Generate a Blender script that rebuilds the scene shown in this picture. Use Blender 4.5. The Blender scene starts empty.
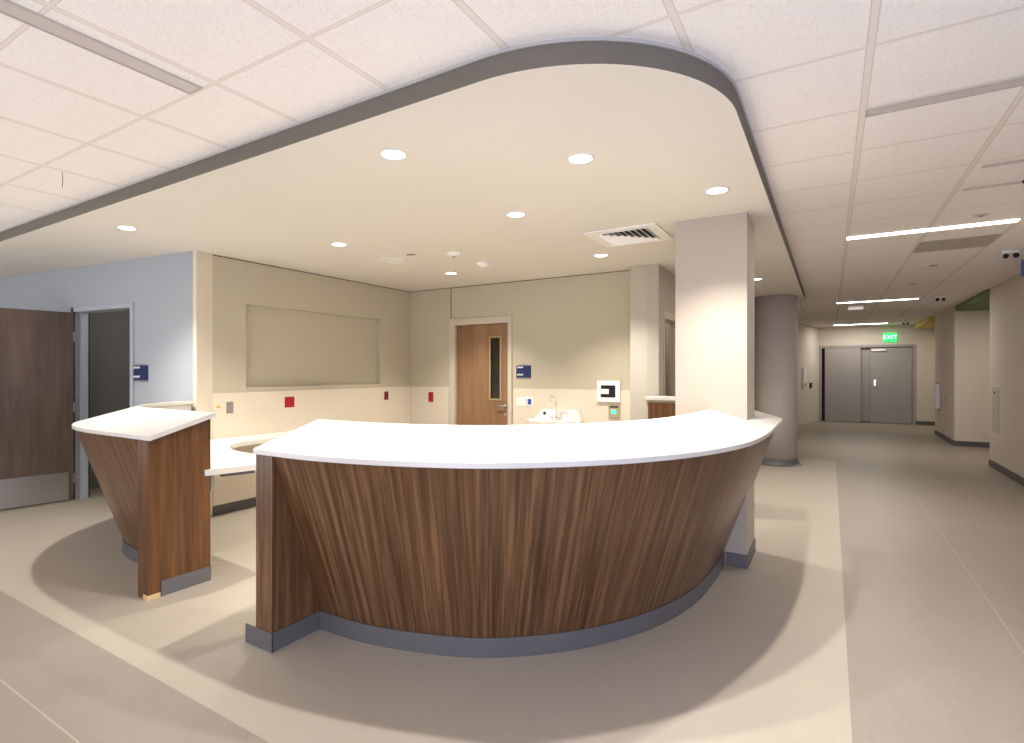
import bpy, bmesh, math, random
from mathutils import Vector, Matrix
random.seed(4)
scene = bpy.context.scene
col = scene.collection

# ---------------------------------------------------------------- levels
EYE = 1.46
CEIL = 2.737          # tile ceiling
SOF = 2.637           # underside of the dropped soffit

# ---------------------------------------------------------------- materials
def srgb(r, g, b):
    f = lambda c: (c/255/12.92) if c/255 <= .04045 else ((c/255+.055)/1.055)**2.4
    return (f(r), f(g), f(b), 1)

def new_mat(name):
    m = bpy.data.materials.new(name); m.use_nodes = True
    nt = m.node_tree
    return m, nt, nt.nodes['Principled BSDF']

def N(nt, t, **kw):
    n = nt.nodes.new(t)
    for k, v in kw.items():
        setattr(n, k, v)
    return n

def math_node(nt, op, a, b=None, clamp=False):
    n = N(nt, 'ShaderNodeMath', operation=op, use_clamp=clamp)
    for i, v in enumerate((a, b)):
        if v is None: continue
        if isinstance(v, (int, float)): n.inputs[i].default_value = v
        else: nt.links.new(v, n.inputs[i])
    return n.outputs[0]

def mix(nt, fac, a, b):
    n = N(nt, 'ShaderNodeMix', data_type='RGBA')
    for s, v in ((n.inputs[0], fac), (n.inputs[6], a), (n.inputs[7], b)):
        if isinstance(v, (tuple, list, float, int)): s.default_value = v
        else: nt.links.new(v, s)
    return n.outputs[2]

def plain(name, rgb, rough=.5, metal=0, var=.04, scale=6, bump=0, bscale=200, spec=.5, emis=None, estr=0):
    """one colour with a faint procedural mottling"""
    m, nt, b = new_mat(name)
    c = srgb(*rgb)
    tc = N(nt, 'ShaderNodeTexCoord'); nz = N(nt, 'ShaderNodeTexNoise')
    nz.inputs['Scale'].default_value = scale; nz.inputs['Detail'].default_value = 4
    nt.links.new(tc.outputs['Object'], nz.inputs['Vector'])
    lo = tuple(x*(1-var) for x in c[:3])+(1,); hi = tuple(min(1, x*(1+var)) for x in c[:3])+(1,)
    nt.links.new(mix(nt, nz.outputs['Fac'], lo, hi), b.inputs['Base Color'])
    b.inputs['Roughness'].default_value = rough; b.inputs['Metallic'].default_value = metal
    b.inputs['Specular IOR Level'].default_value = spec
    if bump:
        n2 = N(nt, 'ShaderNodeTexNoise'); n2.inputs['Scale'].default_value = bscale
        nt.links.new(tc.outputs['Object'], n2.inputs['Vector'])
        bp = N(nt, 'ShaderNodeBump'); bp.inputs['Strength'].default_value = bump; bp.inputs['Distance'].default_value = .002
        nt.links.new(n2.outputs['Fac'], bp.inputs['Height']); nt.links.new(bp.outputs['Normal'], b.inputs['Normal'])
    if emis:
        b.inputs['Emission Color'].default_value = srgb(*emis); b.inputs['Emission Strength'].default_value = estr
    return m

def wood(name, dark, mid, light, su=34, sv=1.1, rough=.34):
    """straight-grained veneer running along V of the UV map"""
    m, nt, b = new_mat(name)
    uv = N(nt, 'ShaderNodeUVMap', uv_map='UVMap')
    mp = N(nt, 'ShaderNodeMapping'); mp.inputs['Scale'].default_value = (su, sv, 1)
    nt.links.new(uv.outputs['UV'], mp.inputs['Vector'])
    n1 = N(nt, 'ShaderNodeTexNoise', noise_dimensions='2D'); n1.inputs['Scale'].default_value = 1; n1.inputs['Detail'].default_value = 5
    n1.inputs['Roughness'].default_value = .6; n1.inputs['Distortion'].default_value = .25
    nt.links.new(mp.outputs['Vector'], n1.inputs['Vector'])
    mp2 = N(nt, 'ShaderNodeMapping'); mp2.inputs['Scale'].default_value = (su*6, sv*1.5, 1)
    nt.links.new(uv.outputs['UV'], mp2.inputs['Vector'])
    n2 = N(nt, 'ShaderNodeTexNoise', noise_dimensions='2D'); n2.inputs['Scale'].default_value = 1; n2.inputs['Detail'].default_value = 3
    nt.links.new(mp2.outputs['Vector'], n2.inputs['Vector'])
    f = math_node(nt, 'ADD', math_node(nt, 'MULTIPLY', n1.outputs['Fac'], .75), math_node(nt, 'MULTIPLY', n2.outputs['Fac'], .25))
    r = N(nt, 'ShaderNodeValToRGB'); cr = r.color_ramp
    cr.elements[0].position = .34; cr.elements[0].color = srgb(*dark)
    cr.elements[1].position = .68; cr.elements[1].color = srgb(*light)
    e = cr.elements.new(.5); e.color = srgb(*mid)
    nt.links.new(f, r.inputs['Fac']); nt.links.new(r.outputs['Color'], b.inputs['Base Color'])
    b.inputs['Roughness'].default_value = rough; b.inputs['Specular IOR Level'].default_value = .4
    return m

def emitter(name, rgb, s):
    m, nt, b = new_mat(name)
    b.inputs['Base Color'].default_value = srgb(*rgb)
    b.inputs['Emission Color'].default_value = srgb(*rgb); b.inputs['Emission Strength'].default_value = s
    return m

def tile_mat():
    """2 x 2 ft lay-in tiles on a T-bar grid, speckled mineral fibre"""
    m, nt, b = new_mat('ceiling_tiles')
    g = N(nt, 'ShaderNodeNewGeometry'); sp = N(nt, 'ShaderNodeSeparateXYZ'); nt.links.new(g.outputs['Position'], sp.inputs[0])
    def edge(out, off):
        t = math_node(nt, 'DIVIDE', math_node(nt, 'SUBTRACT', out, off), .61)
        fr = math_node(nt, 'FRACT', t)
        d = math_node(nt, 'MINIMUM', fr, math_node(nt, 'SUBTRACT', 1.0, fr))
        return math_node(nt, 'MULTIPLY', d, .61)
    dx = edge(sp.outputs[0], .134-6.1*4); dy = edge(sp.outputs[1], 1.4276-6.1*4)
    barx = math_node(nt, 'LESS_THAN', dx, .012); bary = math_node(nt, 'LESS_THAN', dy, .007)
    bar = math_node(nt, 'MAXIMUM', barx, bary)
    gx = math_node(nt, 'LESS_THAN', dx, .0155); gy = math_node(nt, 'LESS_THAN', dy, .0095)
    groove = math_node(nt, 'SUBTRACT', math_node(nt, 'MAXIMUM', gx, gy), bar, clamp=True)
    n = N(nt, 'ShaderNodeTexNoise'); n.inputs['Scale'].default_value = 120; n.inputs['Detail'].default_value = 2
    nt.links.new(g.outputs['Position'], n.inputs['Vector'])
    r = N(nt, 'ShaderNodeValToRGB'); r.color_ramp.elements[0].position = .34; r.color_ramp.elements[1].position = .5
    r.color_ramp.elements[0].color = srgb(234, 226, 220); r.color_ramp.elements[1].color = srgb(243, 237, 232)
    nt.links.new(n.outputs['Fac'], r.inputs['Fac'])
    c = mix(nt, bar, r.outputs['Color'], srgb(230, 222, 212))
    c = mix(nt, groove, c, srgb(204, 195, 187))
    nt.links.new(c, b.inputs['Base Color']); b.inputs['Roughness'].default_value = .9
    b.inputs['Specular IOR Level'].default_value = .15
    return m

def floor_mat():
    """sheet vinyl: grey-beige corridor, cream field round the station, welded seams"""
    m, nt, b = new_mat('sheet_vinyl')
    g = N(nt, 'ShaderNodeNewGeometry'); sp = N(nt, 'ShaderNodeSeparateXYZ'); nt.links.new(g.outputs['Position'], sp.inputs[0])
    X, Y = sp.outputs[0], sp.outputs[1]
    cream = math_node(nt, 'MULTIPLY', math_node(nt, 'LESS_THAN', X, .072), math_node(nt, 'GREATER_THAN', Y, 1.38))
    cream = math_node(nt, 'MULTIPLY', cream, math_node(nt, 'LESS_THAN', Y, 10.6))
    n1 = N(nt, 'ShaderNodeTexNoise'); n1.inputs['Scale'].default_value = 3.0; n1.inputs['Detail'].default_value = 6
    n2 = N(nt, 'ShaderNodeTexNoise'); n2.inputs['Scale'].default_value = 55; n2.inputs['Detail'].default_value = 4
    mp = N(nt, 'ShaderNodeMapping'); mp.inputs['Scale'].default_value = (1, .45, 1)
    nt.links.new(g.outputs['Position'], mp.inputs['Vector'])
    for n in (n1, n2): nt.links.new(mp.outputs['Vector'], n.inputs['Vector'])
    f = math_node(nt, 'ADD', math_node(nt, 'MULTIPLY', n1.outputs['Fac'], .5), math_node(nt, 'MULTIPLY', n2.outputs['Fac'], .5))
    grey = mix(nt, f, srgb(132, 121, 111), srgb(158, 146, 135))
    crm = mix(nt, f, srgb(165, 154, 139), srgb(179, 169, 155))
    c = mix(nt, cream, grey, crm)
    def line(v, p, w): return math_node(nt, 'LESS_THAN', math_node(nt, 'ABSOLUTE', math_node(nt, 'SUBTRACT', v, p)), w)
    weld = math_node(nt, 'MAXIMUM', line(Y, .98, .003), line(X, .846, .002))
    c = mix(nt, math_node(nt, 'MULTIPLY', weld, .45), c, srgb(205, 194, 178))
    nt.links.new(c, b.inputs['Base Color'])
    b.inputs['Roughness'].default_value = .42; b.inputs['Specular IOR Level'].default_value = .35
    return m

M = {}
M['tile'] = tile_mat(); M['floor'] = floor_mat()
M['soffit'] = plain('soffit_paint', (220, 214, 203), .8, var=.015, scale=1.5)
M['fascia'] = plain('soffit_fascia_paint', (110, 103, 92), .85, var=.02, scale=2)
M['trim'] = plain('white_edge_trim', (178, 174, 169), .5)
M['wall'] = plain('wall_paint', (186, 178, 164), .7, var=.015, scale=2)
M['wallcool'] = plain('pale_wall_paint', (168, 171, 176), .7, var=.015, scale=2)
M['fabric'] = plain('greige_wall_covering', (190, 180, 157), .85, var=.05, scale=60, bump=.2, bscale=300)
M['wains'] = plain('cream_wall_panel', (219, 208, 188), .3, var=.01, scale=2)
M['hall'] = plain('hall_wall_covering', (206, 195, 181), .8, var=.05, scale=40, bump=.15, bscale=250)
M['column'] = plain('column_covering', (184, 172, 158), .75, var=.03, scale=50, bump=.15, bscale=260)
M['column2'] = plain('round_column_covering', (196, 187, 183), .75, var=.03, scale=50, bump=.15, bscale=260)
M['tan'] = plain('tan_plastic', (170, 154, 128), .5)
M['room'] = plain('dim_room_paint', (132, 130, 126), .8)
M['rubber'] = plain('grey_rubber_base', (98, 96, 97), .45, var=.05)
M['darkbase'] = plain('dark_rubber_base', (84, 80, 80), .5)
M['solid'] = plain('white_solid_surface', (218, 213, 206), .28, var=.01, scale=40)
M['walnut'] = wood('walnut_veneer', (72, 47, 28), (98, 68, 43), (132, 97, 66), su=30)
M['walnutL'] = wood('warm_walnut_veneer', (78, 46, 20), (96, 60, 29), (118, 77, 42), su=18)
M['doorwood'] = wood('dark_door_veneer', (84, 70, 58), (97, 81, 67), (110, 92, 77), su=5, sv=.7, rough=.4)
M['oak'] = wood('brown_door_veneer', (128, 96, 68), (142, 108, 78), (154, 120, 88), su=6, sv=.6)
M['rawend'] = plain('raw_wood_end', (214, 184, 130), .7)
M['steel'] = plain('brushed_steel', (190, 186, 180), .32, metal=1, var=.08, scale=30)
M['chrome'] = plain('chrome', (225, 225, 228), .12, metal=1)
M['frame'] = plain('door_frame_paint', (200, 190, 170), .45)
M['framec'] = plain('pale_frame_paint', (172, 177, 182), .45)
M['greydoor'] = plain('grey_door_paint', (158, 151, 146), .5, var=.03)
M['glass'] = plain('dark_glass', (38, 34, 30), .08)
M['beige'] = plain('lite_frame', (164, 146, 106), .5)
M['navy'] = plain('navy_plaque', (24, 38, 82), .35)
M['grey_plate'] = plain('grey_plate', (138, 134, 130), .5)
M['white'] = plain('white_plastic', (238, 236, 232), .35)
M['red'] = plain('red_plastic', (168, 16, 26), .35)
M['darkred'] = plain('dark_red_plastic', (120, 14, 26), .35)
M['blue'] = plain('blue_plastic', (40, 74, 170), .35)
M['yellow'] = plain('yellow_tag', (222, 176, 70), .5)
M['black'] = plain('black_plastic', (16, 16, 18), .35)
M['slot'] = plain('grey_slot_diffuser', (200, 190, 182), .5)
M['grille'] = plain('grey_return_grille', (184, 176, 170), .6, var=.15, scale=150)
M['dark'] = plain('dark_void', (60, 56, 54), .7)
M['porcelain'] = plain('white_porcelain', (240, 236, 228), .12, var=.01)
M['green_c'] = plain('green_soffit_paint', (96, 118, 78), .7)
M['yellow_c'] = plain('yellow_soffit_paint', (206, 180, 104), .7)
M['blue_c'] = plain('blue_soffit_paint', (82, 124, 182), .7)
M['exit'] = plain('exit_green', (20, 150, 70), .4, emis=(30, 255, 110), estr=1.3)
M['exitl'] = plain('exit_letters', (210, 255, 220), .4, emis=(190, 255, 205), estr=2.0)
M['led'] = emitter('green_indicator', (60, 230, 170), 1.6)
M['lens'] = emitter('downlight_lens', (255, 244, 222), 14)
M['tube'] = emitter('linear_light_lens', (255, 250, 240), 9)

# ---------------------------------------------------------------- mesh helpers
def link(name, bm, mat, parent=None, smooth=False, recalc=True):
    if recalc: bmesh.ops.recalc_face_normals(bm, faces=bm.faces)
    me = bpy.data.meshes.new(name); bm.to_mesh(me); bm.free()
    if 'UVMap' not in me.uv_layers: box_uv(me)
    me.materials.append(M[mat] if isinstance(mat, str) else mat)
    if smooth:
        for p in me.polygons: p.use_smooth = True
    o = bpy.data.objects.new(name, me); col.objects.link(o)
    if parent is not None:
        o.parent = parent
    return o

def box_uv(me):
    uv = me.uv_layers.new(name='UVMap')
    for p in me.polygons:
        n = p.normal
        for li in p.loop_indices:
            c = me.vertices[me.loops[li].vertex_index].co
            if abs(n.z) > .7: uv.data[li].uv = (c.x, c.y)
            elif abs(n.x) > abs(n.y): uv.data[li].uv = (c.y, c.z)
            else: uv.data[li].uv = (c.x, c.z)

def box(bm, lo, hi, bevel=0, mtx=None):
    c = [(a+b)/2 for a, b in zip(lo, hi)]; s = [abs(b-a) for a, b in zip(lo, hi)]
    r = bmesh.ops.create_cube(bm, size=1, matrix=Matrix.Translation(c) @ Matrix.Diagonal((*s, 1)))
    vs = r['verts']
    if bevel:
        es = list({e for v in vs for e in v.link_edges})
        q = bmesh.ops.bevel(bm, geom=es, offset=bevel, segments=2, affect='EDGES', profile=.5)
        vs = list({v for f in q['faces'] for v in f.verts} | {v for v in vs if v.is_valid})
    if mtx is not None: bmesh.ops.transform(bm, matrix=mtx, verts=vs)
    return vs

def B(*boxes, bevel=0):
    bm = bmesh.new()
    for lo, hi in boxes: box(bm, lo, hi, bevel)
    return bm

def prism(bm, pts, z0, z1):
    lo = [bm.verts.new((x, y, z0)) for x, y in pts]; hi = [bm.verts.new((x, y, z1)) for x, y in pts]
    n = len(pts)
    bm.faces.new(lo[::-1]); bm.faces.new(hi)
    for i in range(n): bm.faces.new((lo[i], lo[(i+1) % n], hi[(i+1) % n], hi[i]))

def P(pts, z0, z1):
    bm = bmesh.new(); prism(bm, pts, z0, z1); return bm

def lathe(bm, prof, seg=32, mtx=None):
    """prof: list of (r, z) from one end to the other, revolved about Z"""
    rings = []; new = []
    for r, z in prof:
        if r < 1e-6: ring = [bm.verts.new((0, 0, z))]
        else: ring = [bm.verts.new((r*math.cos(2*math.pi*k/seg), r*math.sin(2*math.pi*k/seg), z)) for k in range(seg)]
        rings.append(ring); new += ring
    for a, b in zip(rings, rings[1:]):
        for k in range(seg):
            k2 = (k+1) % seg
            if len(a) == 1 and len(b) == 1: continue
            if len(a) == 1: bm.faces.new((a[0], b[k2], b[k]))
            elif len(b) == 1: bm.faces.new((a[k], a[k2], b[0]))
            else: bm.faces.new((a[k], a[k2], b[k2], b[k]))
    if mtx is not None: bmesh.ops.transform(bm, matrix=mtx, verts=new)

def L(prof, seg=32, mtx=None):
    bm = bmesh.new(); lathe(bm, prof, seg, mtx); return bm

def tube(bm, pts, r, seg=10):
    pts = [Vector(p) for p in pts]; rings = []
    for i, p in enumerate(pts):
        d = (pts[min(i+1, len(pts)-1)]-pts[max(i-1, 0)]).normalized()
        a = d.cross(Vector((0, 0, 1)) if abs(d.z) < .9 else Vector((1, 0, 0))).normalized(); b = d.cross(a)
        rings.append([bm.verts.new(p+r*(math.cos(t)*a+math.sin(t)*b)) for t in [2*math.pi*k/seg for k in range(seg)]])
    for x, y in zip(rings, rings[1:]):
        for k in range(seg): bm.faces.new((x[k], x[(k+1) % seg], y[(k+1) % seg], y[k]))
    bm.faces.new(rings[0][::-1]); bm.faces.new(rings[-1])

def thing(name, label, cat, loc=(0, 0, 0), rz=0, group=None):
    o = bpy.data.objects.new(name, None); col.objects.link(o)
    o.location = loc; o.rotation_euler = (0, 0, rz); o.empty_display_size = .1
    o['label'] = label; o['category'] = cat
    if group: o['group'] = group
    return o

def tag(o, label, cat, group=None, kind=None):
    o['label'] = label; o['category'] = cat
    if group: o['group'] = group
    if kind: o['kind'] = kind
    return o

def struct(name, bm, mat, label, cat, parent=None):
    o = link(name, bm, mat, parent); o['kind'] = 'structure'
    if parent is None: tag(o, label, cat)
    return o

def dup(root, loc, label, rz=None):
    r = root.copy(); col.objects.link(r); r.location = loc; r['label'] = label
    if rz is not None: r.rotation_euler = (0, 0, rz)
    for ch in list(root.children):
        c = ch.copy(); col.objects.link(c); c.parent = r
        for g in list(ch.children):
            d = g.copy(); col.objects.link(d); d.parent = c
    return r

# ================================================================ SETTING
struct('floor', B(((-14, -6, -.12), (6, 21, 0))), 'floor', 'sheet vinyl floor, cream round the counter and grey in the corridor', 'floor')
struct('ceiling', B(((-14, -6, CEIL), (6, 21, CEIL+.12))), 'tile', 'white speckled tile ceiling on a square metal grid', 'ceiling')

# --- dropped soffit
R_ = .85
out = [(-13.9, 1.885)]
cx_, cy_ = -.36-R_, 1.885+R_
for k in range(0, 25):
    a = -math.pi/2 + math.pi/2*k/24
    out.append((cx_+R_*math.cos(a), cy_+R_*math.sin(a)))
R2 = .8
for k in range(0, 13):
    a = math.pi/2*k/12
    out.append((-.36-R2+R2*math.cos(a), 10.6+R2*math.sin(a)))
out += [(-1.6, 11.4), (-13.9, 11.4)]
bm = P(out, SOF, CEIL-.001)
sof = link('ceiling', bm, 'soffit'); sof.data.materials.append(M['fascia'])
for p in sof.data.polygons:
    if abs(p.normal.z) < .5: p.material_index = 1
tag(sof, 'cream dropped ceiling with one rounded corner over the counter', 'soffit', kind='structure')
# metal edge trim between fascia and tiles
def offset_poly(pts, d):
    r = []
    for i, p in enumerate(pts):
        a = Vector(pts[max(i-1, 0)]); b = Vector(pts[min(i+1, len(pts)-1)]); t = (b-a).normalized()
        r.append((p[0]+t.y*d, p[1]-t.x*d))
    return r
path = out[:-2]
o2 = offset_poly(path, .007); i2 = offset_poly(path, -.004)
bm = bmesh.new(); prism(bm, o2+i2[::-1], CEIL-.014, CEIL-.0005)
struct('trim_1', bm, 'trim', 'thin pale metal edge strip round the top of the dropped ceiling', 'trim')

# --- slanted wall on the left with the open door
WD = Vector((-.9937, -.1122)); WN = Vector((.1122, -.9937))       # along, and out towards the camera
W0 = Vector((-5.215, 3.04))
WANG = math.atan2(WN.x, -WN.y)
def wq(t0, t1, n0=0, n1=-.14):
    return [tuple(W0+WD*t0+WN*n0), tuple(W0+WD*t1+WN*n0), tuple(W0+WD*t1+WN*n1), tuple(W0+WD*t0+WN*n1)]
T1, T2, DH = 1.02, 2.05, 2.13
bm = bmesh.new()
prism(bm, wq(.055, T1), 0, SOF-.001); prism(bm, wq(T2, 8.6), 0, SOF-.001); prism(bm, wq(T1, T2), DH+.03, SOF-.001)
struct('wall_left', bm, 'wallcool', 'pale wall on the left with an open doorway', 'wall')
bm = bmesh.new(); prism(bm, wq(T2+.1, 8.6, .008, .0005), 0, .1); prism(bm, wq(.02, T1-.06, .008, .0005), 0, .1)
struct('baseboard_left', bm, 'rubber', 'grey rubber base along the pale left wall', 'baseboard')
bm = bmesh.new()
for a, b, z0, z1 in ((T1-.05, T1, 0, DH+.05), (T1, T2, DH, DH+.05)):
    prism(bm, wq(a, b, .018, -.155), z0, z1)
prism(bm, wq(T1, T1+.03, -.05, -.12), 0, DH); prism(bm, wq(T2-.03, T2, -.05, -.12), 0, DH)
struct('trim_2', bm, 'framec', 'pale painted metal frame round the open doorway on the left', 'door frame')
struct('trim_13', P(wq(T2, T2+.05, .018, -.155), 0, DH+.05), 'dark', 'hinge-side jamb coloured dark for the shadow gap beside the open wood door', 'door frame')  # dark colour paints the shadow gap at the hinge side
# dim room behind it
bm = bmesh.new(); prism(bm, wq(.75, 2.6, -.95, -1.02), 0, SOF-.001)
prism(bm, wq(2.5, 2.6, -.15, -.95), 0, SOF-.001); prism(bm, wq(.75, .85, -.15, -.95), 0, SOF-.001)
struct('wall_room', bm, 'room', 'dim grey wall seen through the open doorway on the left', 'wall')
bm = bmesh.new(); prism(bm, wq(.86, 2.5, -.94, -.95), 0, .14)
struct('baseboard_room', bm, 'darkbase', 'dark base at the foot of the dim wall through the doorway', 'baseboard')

# door 1 : leaf swung open towards the camera
hx, hy = W0+WD*(T2-.035)+WN*.035
ld = Vector((-.13, -.9915)).normalized(); la = math.atan2(ld.y, ld.x)
d1 = thing('door_1', 'dark wood door standing open on the left with a steel kick plate', 'door', (hx, hy, 0), la)
d1['kind'] = 'structure'
link('door_leaf', B(((.0, -.045, .012), (1.06, 0, DH-.01)), bevel=.002), 'doorwood', d1)
link('kick_plate', B(((.045, .0005, .02), (1.03, .003, .33))), 'steel', d1); link('kick_plate', B(((.045, -.048, .02), (1.03, -.0455, .33))), 'steel', d1)
for z in (.25, 1.05, 1.85):
    link('hinge', L([(0, z-.055), (.009, z-.055), (.009, z+.055), (0, z+.055)], 12, Matrix.Translation((-.008, -.022, 0))), 'steel', d1)
bm = bmesh.new()
lathe(bm, [(0, 0), (.027, 0), (.027, .01), (.011, .014), (.011, .05), (0, .05)], 20, Matrix.Translation((.99, .0, 1.0)) @ Matrix.Rotation(-math.pi/2, 4, 'X'))
tube(bm, [(.99, .045, 1.0), (.95, .05, 1.0), (.87, .05, 1.0)], .009)
link('handle', bm, 'steel', d1, True)

# --- alcove: left return, wall with niche, back wall
AX = -5.26
struct('wall_pier', P([(-5.2145, 3.04), (AX+.003, 3.231), (AX-.2, 3.231), (-5.275, 3.17), (-5.268, 3.0345)], 0, SOF-.001), 'wains', 'narrow cream pier at the left corner of the alcove', 'wall')
struct('wall_alcove', B(((AX-.2, 3.23, 0), (AX, 6.5, 1.285)), ((AX-.2, 3.23, 2.175), (AX, 6.5, SOF-.001)),
       ((AX-.2, 3.23, 1.285), (AX, 3.609, 2.175)), ((AX-.2, 5.683, 1.285), (AX, 6.5, 2.175)), ((AX-.2, 3.609, 1.285), (AX-.085, 5.683, 2.175))),
       'fabric', 'greige alcove wall with a long shallow rectangular niche', 'wall')
BY = 6.33
DX0, DX1 = -4.50, -3.575
struct('wall_back', B(((AX, BY, 0), (DX0, BY+.15, SOF-.001)), ((DX1, BY, 0), (-1.905, BY+.15, SOF-.001)), ((DX0, BY, 2.14), (DX1, BY+.15, SOF-.001))),
       'fabric', 'greige back wall of the alcove around the brown door', 'wall')
struct('trim_3', B(((AX, 3.232, .1), (AX+.012, BY-.012, 1.235))), 'wains', 'cream lower wall panel below the niche', 'wall panel')
struct('trim_4', B(((AX, BY-.012, .1), (DX0-.06, BY, 1.235)), ((DX1+.06, BY-.012, .1), (-1.907, BY, 1.235))), 'wains', 'cream lower wall panel either side of the brown door', 'wall panel')
struct('trim_5', B(((-4.527, BY-.004, 2.2), (-4.519, BY, SOF-.002))), 'dark', 'thin dark vertical joint above the brown door', 'wall joint')
struct('baseboard_alcove', B(((AX, 3.235, 0), (AX+.014, BY-.014, .1))), 'darkbase', 'dark rubber base under the cream panel below the niche', 'baseboard')
struct('baseboard_back', B(((AX, BY-.014, 0), (DX0-.06, BY, .1)), ((DX1+.06, BY-.014, 0), (-1.907, BY, .1))), 'darkbase', 'dark rubber base along the alcove back wall', 'baseboard')
# thin dark strips painting the line of shade at head of fabric walls
struct('trim_6', B(((AX, 3.235, SOF-.010), (AX+.004, BY-.006, SOF-.002)), ((AX, BY-.003, SOF-.008), (-1.907, BY, SOF-.002))), 'dark', 'thin dark strip painting the line of shade where the greige walls meet the soffit', 'wall joint')

# door 2 : brown door in the back wall
struct('trim_7', B(((DX0-.04, BY-.02, 0), (DX0+.05, BY+.12, 2.19)), ((DX1-.02, BY-.02, 0), (DX1+.04, BY+.12, 2.19)), ((DX0+.05, BY-.02, 2.1), (DX1-.02, BY+.12, 2.19)), bevel=.003),
       'frame', 'cream painted metal frame of the brown door', 'door frame')
d2 = thing('door_2', 'closed brown wood door with a slim dark window in the back wall', 'door', (DX0+.05, BY+.03, 0)); d2['kind'] = 'structure'
w2 = (DX1-.02)-(DX0+.05)
gx0, gx1, gz0, gz1 = .565, .71, 1.09, 1.91
link('door_leaf', B(((.003, 0, .01), (gx0, .045, 2.095)), ((gx1, 0, .01), (w2-.003, .045, 2.095)), ((gx0, 0, .01), (gx1, .045, gz0)), ((gx0, 0, gz1), (gx1, .045, 2.095))), 'oak', d2)
link('window_frame', B(((gx0-.022, -.008, gz0-.022), (gx0, .05, gz1+.022)), ((gx1, -.008, gz0-.022), (gx1+.022, .05, gz1+.022)), ((gx0, -.008, gz0-.022), (gx1, .05, gz0)), ((gx0, -.008, gz1), (gx1, .05, gz1+.022))), 'beige', d2)
link('window_glass', B(((gx0, .018, gz0), (gx1, .026, gz1))), 'glass', d2)
bm = bmesh.new(); lathe(bm, [(0, 0), (.028, 0), (.028, .012), (.012, .016), (.012, .05), (0, .05)], 20, Matrix.Translation((w2-.06, 0, 1.0)) @ Matrix.Rotation(math.pi/2, 4, 'X'))
tube(bm, [(w2-.06, -.048, 1.0), (w2-.1, -.052, 1.0), (w2-.19, -.05, .998)], .01)
link('handle', bm, 'chrome', d2, True)
link('lock_plate', B(((w2-.085, -.004, .86), (w2-.035, 0, .91)), bevel=.002), 'steel', d2)

# pier at right of the alcove and the inner corridor wall
struct('wall_corner', P([(-1.905, 6.13), (-1.715, 6.13), (-1.6, 6.165), (-1.6, 6.36), (-1.905, 6.36)], 0, SOF-.001), 'wall', 'cream pier at the right end of the alcove back wall', 'wall')
IY0, IY1 = 6.36, 7.32
struct('wall_inner', B(((-1.75, IY1, 0), (-1.6, 16.2, SOF-.001)), ((-1.75, IY0, 2.1), (-1.6, IY1, SOF-.001)), ((-2.6, 7.9, 0), (-1.76, 8.0, SOF-.001))), 'wall', 'cream wall behind the square column with a dark doorway', 'wall')
struct('trim_8', B(((-1.75, IY0, 0), (-1.585, IY0+.03, 2.14)), ((-1.75, IY1-.04, 0), (-1.585, IY1, 2.14)), ((-1.75, IY0+.04, 2.06), (-1.585, IY1-.04, 2.14))), 'frame', 'cream frame of the doorway behind the square column', 'door frame')
d3 = thing('door_3', 'dark brown door ajar in the doorway behind the square column', 'door', (-1.632, IY0+.085, 0), math.radians(101)); d3['kind'] = 'structure'
link('door_leaf', B(((0, 0, .01), (.80, .045, 2.05))), 'doorwood', d3)
link('handle', B(((.70, -.05, .98), (.76, -.001, 1.0)), bevel=.004), 'steel', d3)
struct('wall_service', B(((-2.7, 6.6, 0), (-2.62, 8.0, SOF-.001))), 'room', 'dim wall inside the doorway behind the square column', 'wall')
struct('wall_hall', P([(-1.6, 16.2), (-.95, 16.2), (-.28, 19.0), (-.45, 19.0), (-1.6, 16.4)], 0, CEIL-.001), 'hall', 'angled wall at the far left of the corridor', 'wall')

# --- columns
SC = ((-1.035, 4.49), (-.522, 4.96))
struct('square_column', B(((SC[0][0], SC[0][1], 0), (SC[1][0], SC[1][1], SOF-.001))), 'column', 'square pale column rising through the right end of the counter', 'column')
struct('baseboard_column', B(((-.665, SC[0][1]-.008, 0), (SC[1][0]+.008, SC[0][1]-.0005, .1)), ((SC[1][0]+.0005, SC[0][1], 0), (SC[1][0]+.008, SC[1][1]+.008, .1))), 'rubber', 'blue-grey rubber base wrapped round the square column', 'baseboard')
RC = (-.735, 9.9, .30)
bm = L([(0, 0), (RC[2], 0), (RC[2], SOF-.001), (0, SOF-.001)], 64, Matrix.Translation((RC[0], RC[1], 0)))
o = struct('round_column', bm, 'column2', 'round pale column standing behind the counter', 'column')
for p in o.data.polygons: p.use_smooth = abs(p.normal.z) < .5
bm = L([(RC[2]+.001, .1), (RC[2]+.01, .1), (RC[2]+.014, .05), (RC[2]+.03, .014), (RC[2]+.075, .0005), (RC[2]+.001, .0005)], 64, Matrix.Translation((RC[0], RC[1], 0)))
struct('baseboard_round', bm, 'rubber', 'flared grey cove base round the foot of the round column', 'baseboard')

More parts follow.
